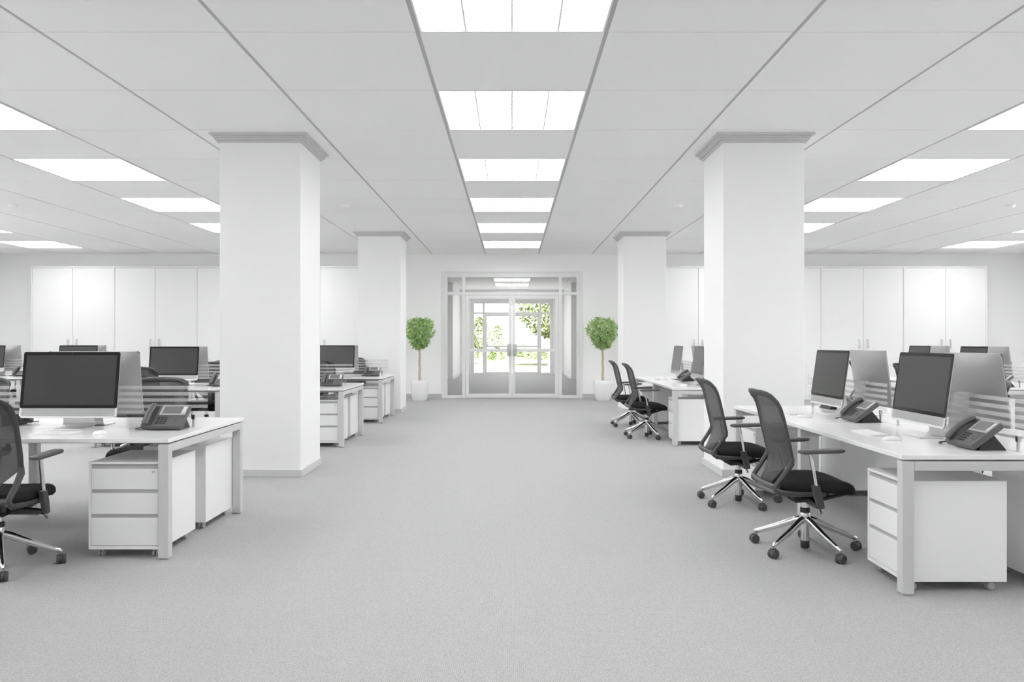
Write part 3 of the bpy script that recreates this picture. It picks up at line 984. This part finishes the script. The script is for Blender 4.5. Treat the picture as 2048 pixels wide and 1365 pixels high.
bench(5.68, 9.88, RZ, {'desk': 'white bench desk at the right edge before the tall cabinets'}, [
    dict(side='n', u=0.87, items='mkpcd', d=D0, lab='at the nearer inner seat of the far right desk'),
    dict(side='n', u=2.30, items='mkpcd', d=D1, lab='at the farther inner seat of the far right desk'),
    dict(side='f', u=0.87, items='mcd', d=D0, lab='at the nearer outer seat of the far right desk'),
    dict(side='f', u=2.30, items='mcd', d=D1, lab='at the farther outer seat of the far right desk'),
])

# ------------------------------------------------------------------ potted trees
def leaves(mb, pts, size, rnd):
    for p, nrm in pts:
        p = Vector(p)
        d = Vector((rnd.uniform(-1, 1), rnd.uniform(-1, 1), rnd.uniform(-0.9, 0.5))).normalized()
        n = (Vector(nrm) + Vector((rnd.uniform(-1, 1), rnd.uniform(-1, 1), rnd.uniform(-0.4, 1)))).normalized()
        sd = d.cross(n)
        if sd.length < 1e-3: continue
        sd.normalize()
        L = size * rnd.uniform(0.7, 1.25); w = L * 0.24
        up = sd.cross(d) * L * 0.06
        q = [p, p + d * L * 0.35 + sd * w - up, p + d * L, p + d * L * 0.35 - sd * w - up, p + d * L * 0.45 + up * 1.4]
        v = [mb.bm.verts.new(x) for x in q]
        mb.bm.faces.new((v[0], v[1], v[4])); mb.bm.faces.new((v[1], v[2], v[4])); mb.bm.faces.new((v[2], v[3], v[4])); mb.bm.faces.new((v[3], v[0], v[4]))

def crown_points(n, c, rx, ry, zt, zb, rnd, shape=lambda t: 1.0):
    out = []
    while len(out) < n:
        t = rnd.random(); a = rnd.uniform(0, 2 * math.pi); q = rnd.random() ** 0.42
        r = shape(t) * q
        z = zb + (zt - zb) * t
        out.append(((c[0] + rx * r * math.cos(a), c[1] + ry * r * math.sin(a), c[2] + z), (math.cos(a) * r, math.sin(a) * r, t - 0.3)))
    return out

def potted(x, y, label, seed, sz):
    rnd = random.Random(seed)
    t = root('potted_tree', 'potted plant', 'ball crowned potted trees beside the doors')
    mb = MB(); mb.lathe([(0.12, 0.0), (0.148, 0.004), (0.168, 0.05), (0.192, 0.20), (0.203, 0.36), (0.200, 0.42), (0.188, 0.445), (0.180, 0.44), (0.180, 0.40), (0.02, 0.395)], 36)
    mb.build('pot', M['pot'], t, smooth=True)['label'] = 'round white ceramic pot'
    MB().lathe([(0.179, 0.396), (0.179, 0.418), (0.09, 0.43), (0.01, 0.432)], 24).build('soil', M['soil'], t, smooth=True)
    mb = MB()
    for ph in (0, 2.1, 4.2):
        pts = [(0.017 * math.cos(ph + u * 0.55), 0.017 * math.sin(ph + u * 0.55), 0.42 + u * 0.07) for u in range(12)]
        mb.tube(pts, [0.017 - 0.0006 * u for u in range(12)], 8)
    for k in range(9):
        a = k * 0.7 + rnd.uniform(0, 0.4); r = rnd.uniform(0.12, 0.24)
        mb.tube([(0, 0, 1.16), (0.4 * r * math.cos(a), 0.4 * r * math.sin(a), 1.28), (r * math.cos(a), r * math.sin(a), 1.42 + rnd.uniform(0, 0.2))], [0.012, 0.008, 0.004], 6)
    mb.build('trunk', M['bark'], t, smooth=True)['label'] = 'pale braided trunk'
    mb = MB()
    sh = lambda u: (0.30 + 0.70 * min(1, u / 0.5) ** 0.8) * (1 if u < 0.72 else math.sqrt(max(0.04, 1 - ((u - 0.72) / 0.30) ** 2)))
    leaves(mb, crown_points(1500, (0, 0, 0), 0.335 * sz, 0.335 * sz, 1.79, 1.15, rnd, sh), 0.075, rnd)
    mb.build('foliage', M['leaf'], t)['label'] = 'dense green leaves'
    t.location = (x, y, 0); t['label'] = label
potted(-2.02, 17.50, 'small tree in a white pot left of the glass doors', 3, 1.0)
potted(1.985, 17.50, 'small tree in a white pot right of the glass doors', 8, 1.04)

# ------------------------------------------------------------------ garden beyond the far doors
mb = MB(); mb.box(-40, 40, 31.2, 36, -0.14, -0.02)
struct(mb.build('path', M['paving']), 'pale paving outside the far doors')
mb = MB(); mb.box(-60, 60, 36, 120, -0.16, -0.04)
struct(mb.build('lawn', M['lawn']), 'sunlit lawn outside the far doors')

def tree(x, y, h0, zt, rad, n, lf, label, seed, group='trees in the garden'):
    rnd = random.Random(seed)
    t = root('tree', 'tree', group)
    mb = MB()
    mb.tube([(0, 0, -0.05), (0.05, 0, h0 * 0.5), (0, 0.03, h0), (0.02, 0, h0 + (zt - h0) * 0.6)], [0.09, 0.075, 0.06, 0.02], 8)
    for k in range(6):
        a = k * 1.05
        mb.tube([(0, 0, h0), (0.4 * rad * math.cos(a), 0.4 * rad * math.sin(a), h0 + (zt - h0) * 0.35), (0.8 * rad * math.cos(a), 0.8 * rad * math.sin(a), h0 + (zt - h0) * 0.6)], [0.04, 0.025, 0.01], 6)
    mb.build('trunk', M['bark'], t, smooth=True)
    mb = MB()
    sh = lambda u: math.sqrt(max(0.02, 1 - (2 * u - 1) ** 2)) * rnd.uniform(0.75, 1.1)
    leaves(mb, crown_points(n, (0, 0, 0), rad, rad, zt, h0 * 0.85, rnd, sh), lf, rnd)
    mb.build('foliage', M['treeleaf'], t)
    t.location = (x, y, -0.04); t['label'] = label
tree(-1.85, 46, 0.9, 2.7, 0.62, 700, 0.16, 'small yellow green tree at the left of the garden doors', 1)
tree(-0.95, 52, 0.8, 2.35, 0.45, 420, 0.14, 'smaller yellow green tree just right of the left garden tree', 2)
tree(2.0, 43, 1.85, 5.4, 1.95, 3200, 0.2, 'tall leafy tree at the right of the garden doors', 4)
def bush(x, y, r, label, seed):
    rnd = random.Random(seed)
    mb = MB()
    leaves(mb, crown_points(140, (0, 0, 0), r, r, r * 1.25, 0.0, rnd, lambda u: math.sqrt(max(0.02, 1 - u * u))), 0.16, rnd)
    o = mb.build('bush', M['treeleaf']); o.location = (x, y, -0.04)
    o['label'] = label; o['category'] = 'bush'; o['group'] = 'round bushes on the lawn'
for i, (px, yd, r) in enumerate(((958, 62, 0.5), (984, 58, 0.45), (995, 56, 0.55), (1002, 75, 0.9), (1040, 66, 0.4), (1062, 60, 0.55), (1048, 80, 0.8), (1086, 58, 0.5))):
    bush((px - 1024) * yd / 1600, yd, r, 'round bush on the lawn beyond the doors, %s from the left' % ('first second third fourth fifth sixth seventh eighth'.split()[i]), 20 + i)
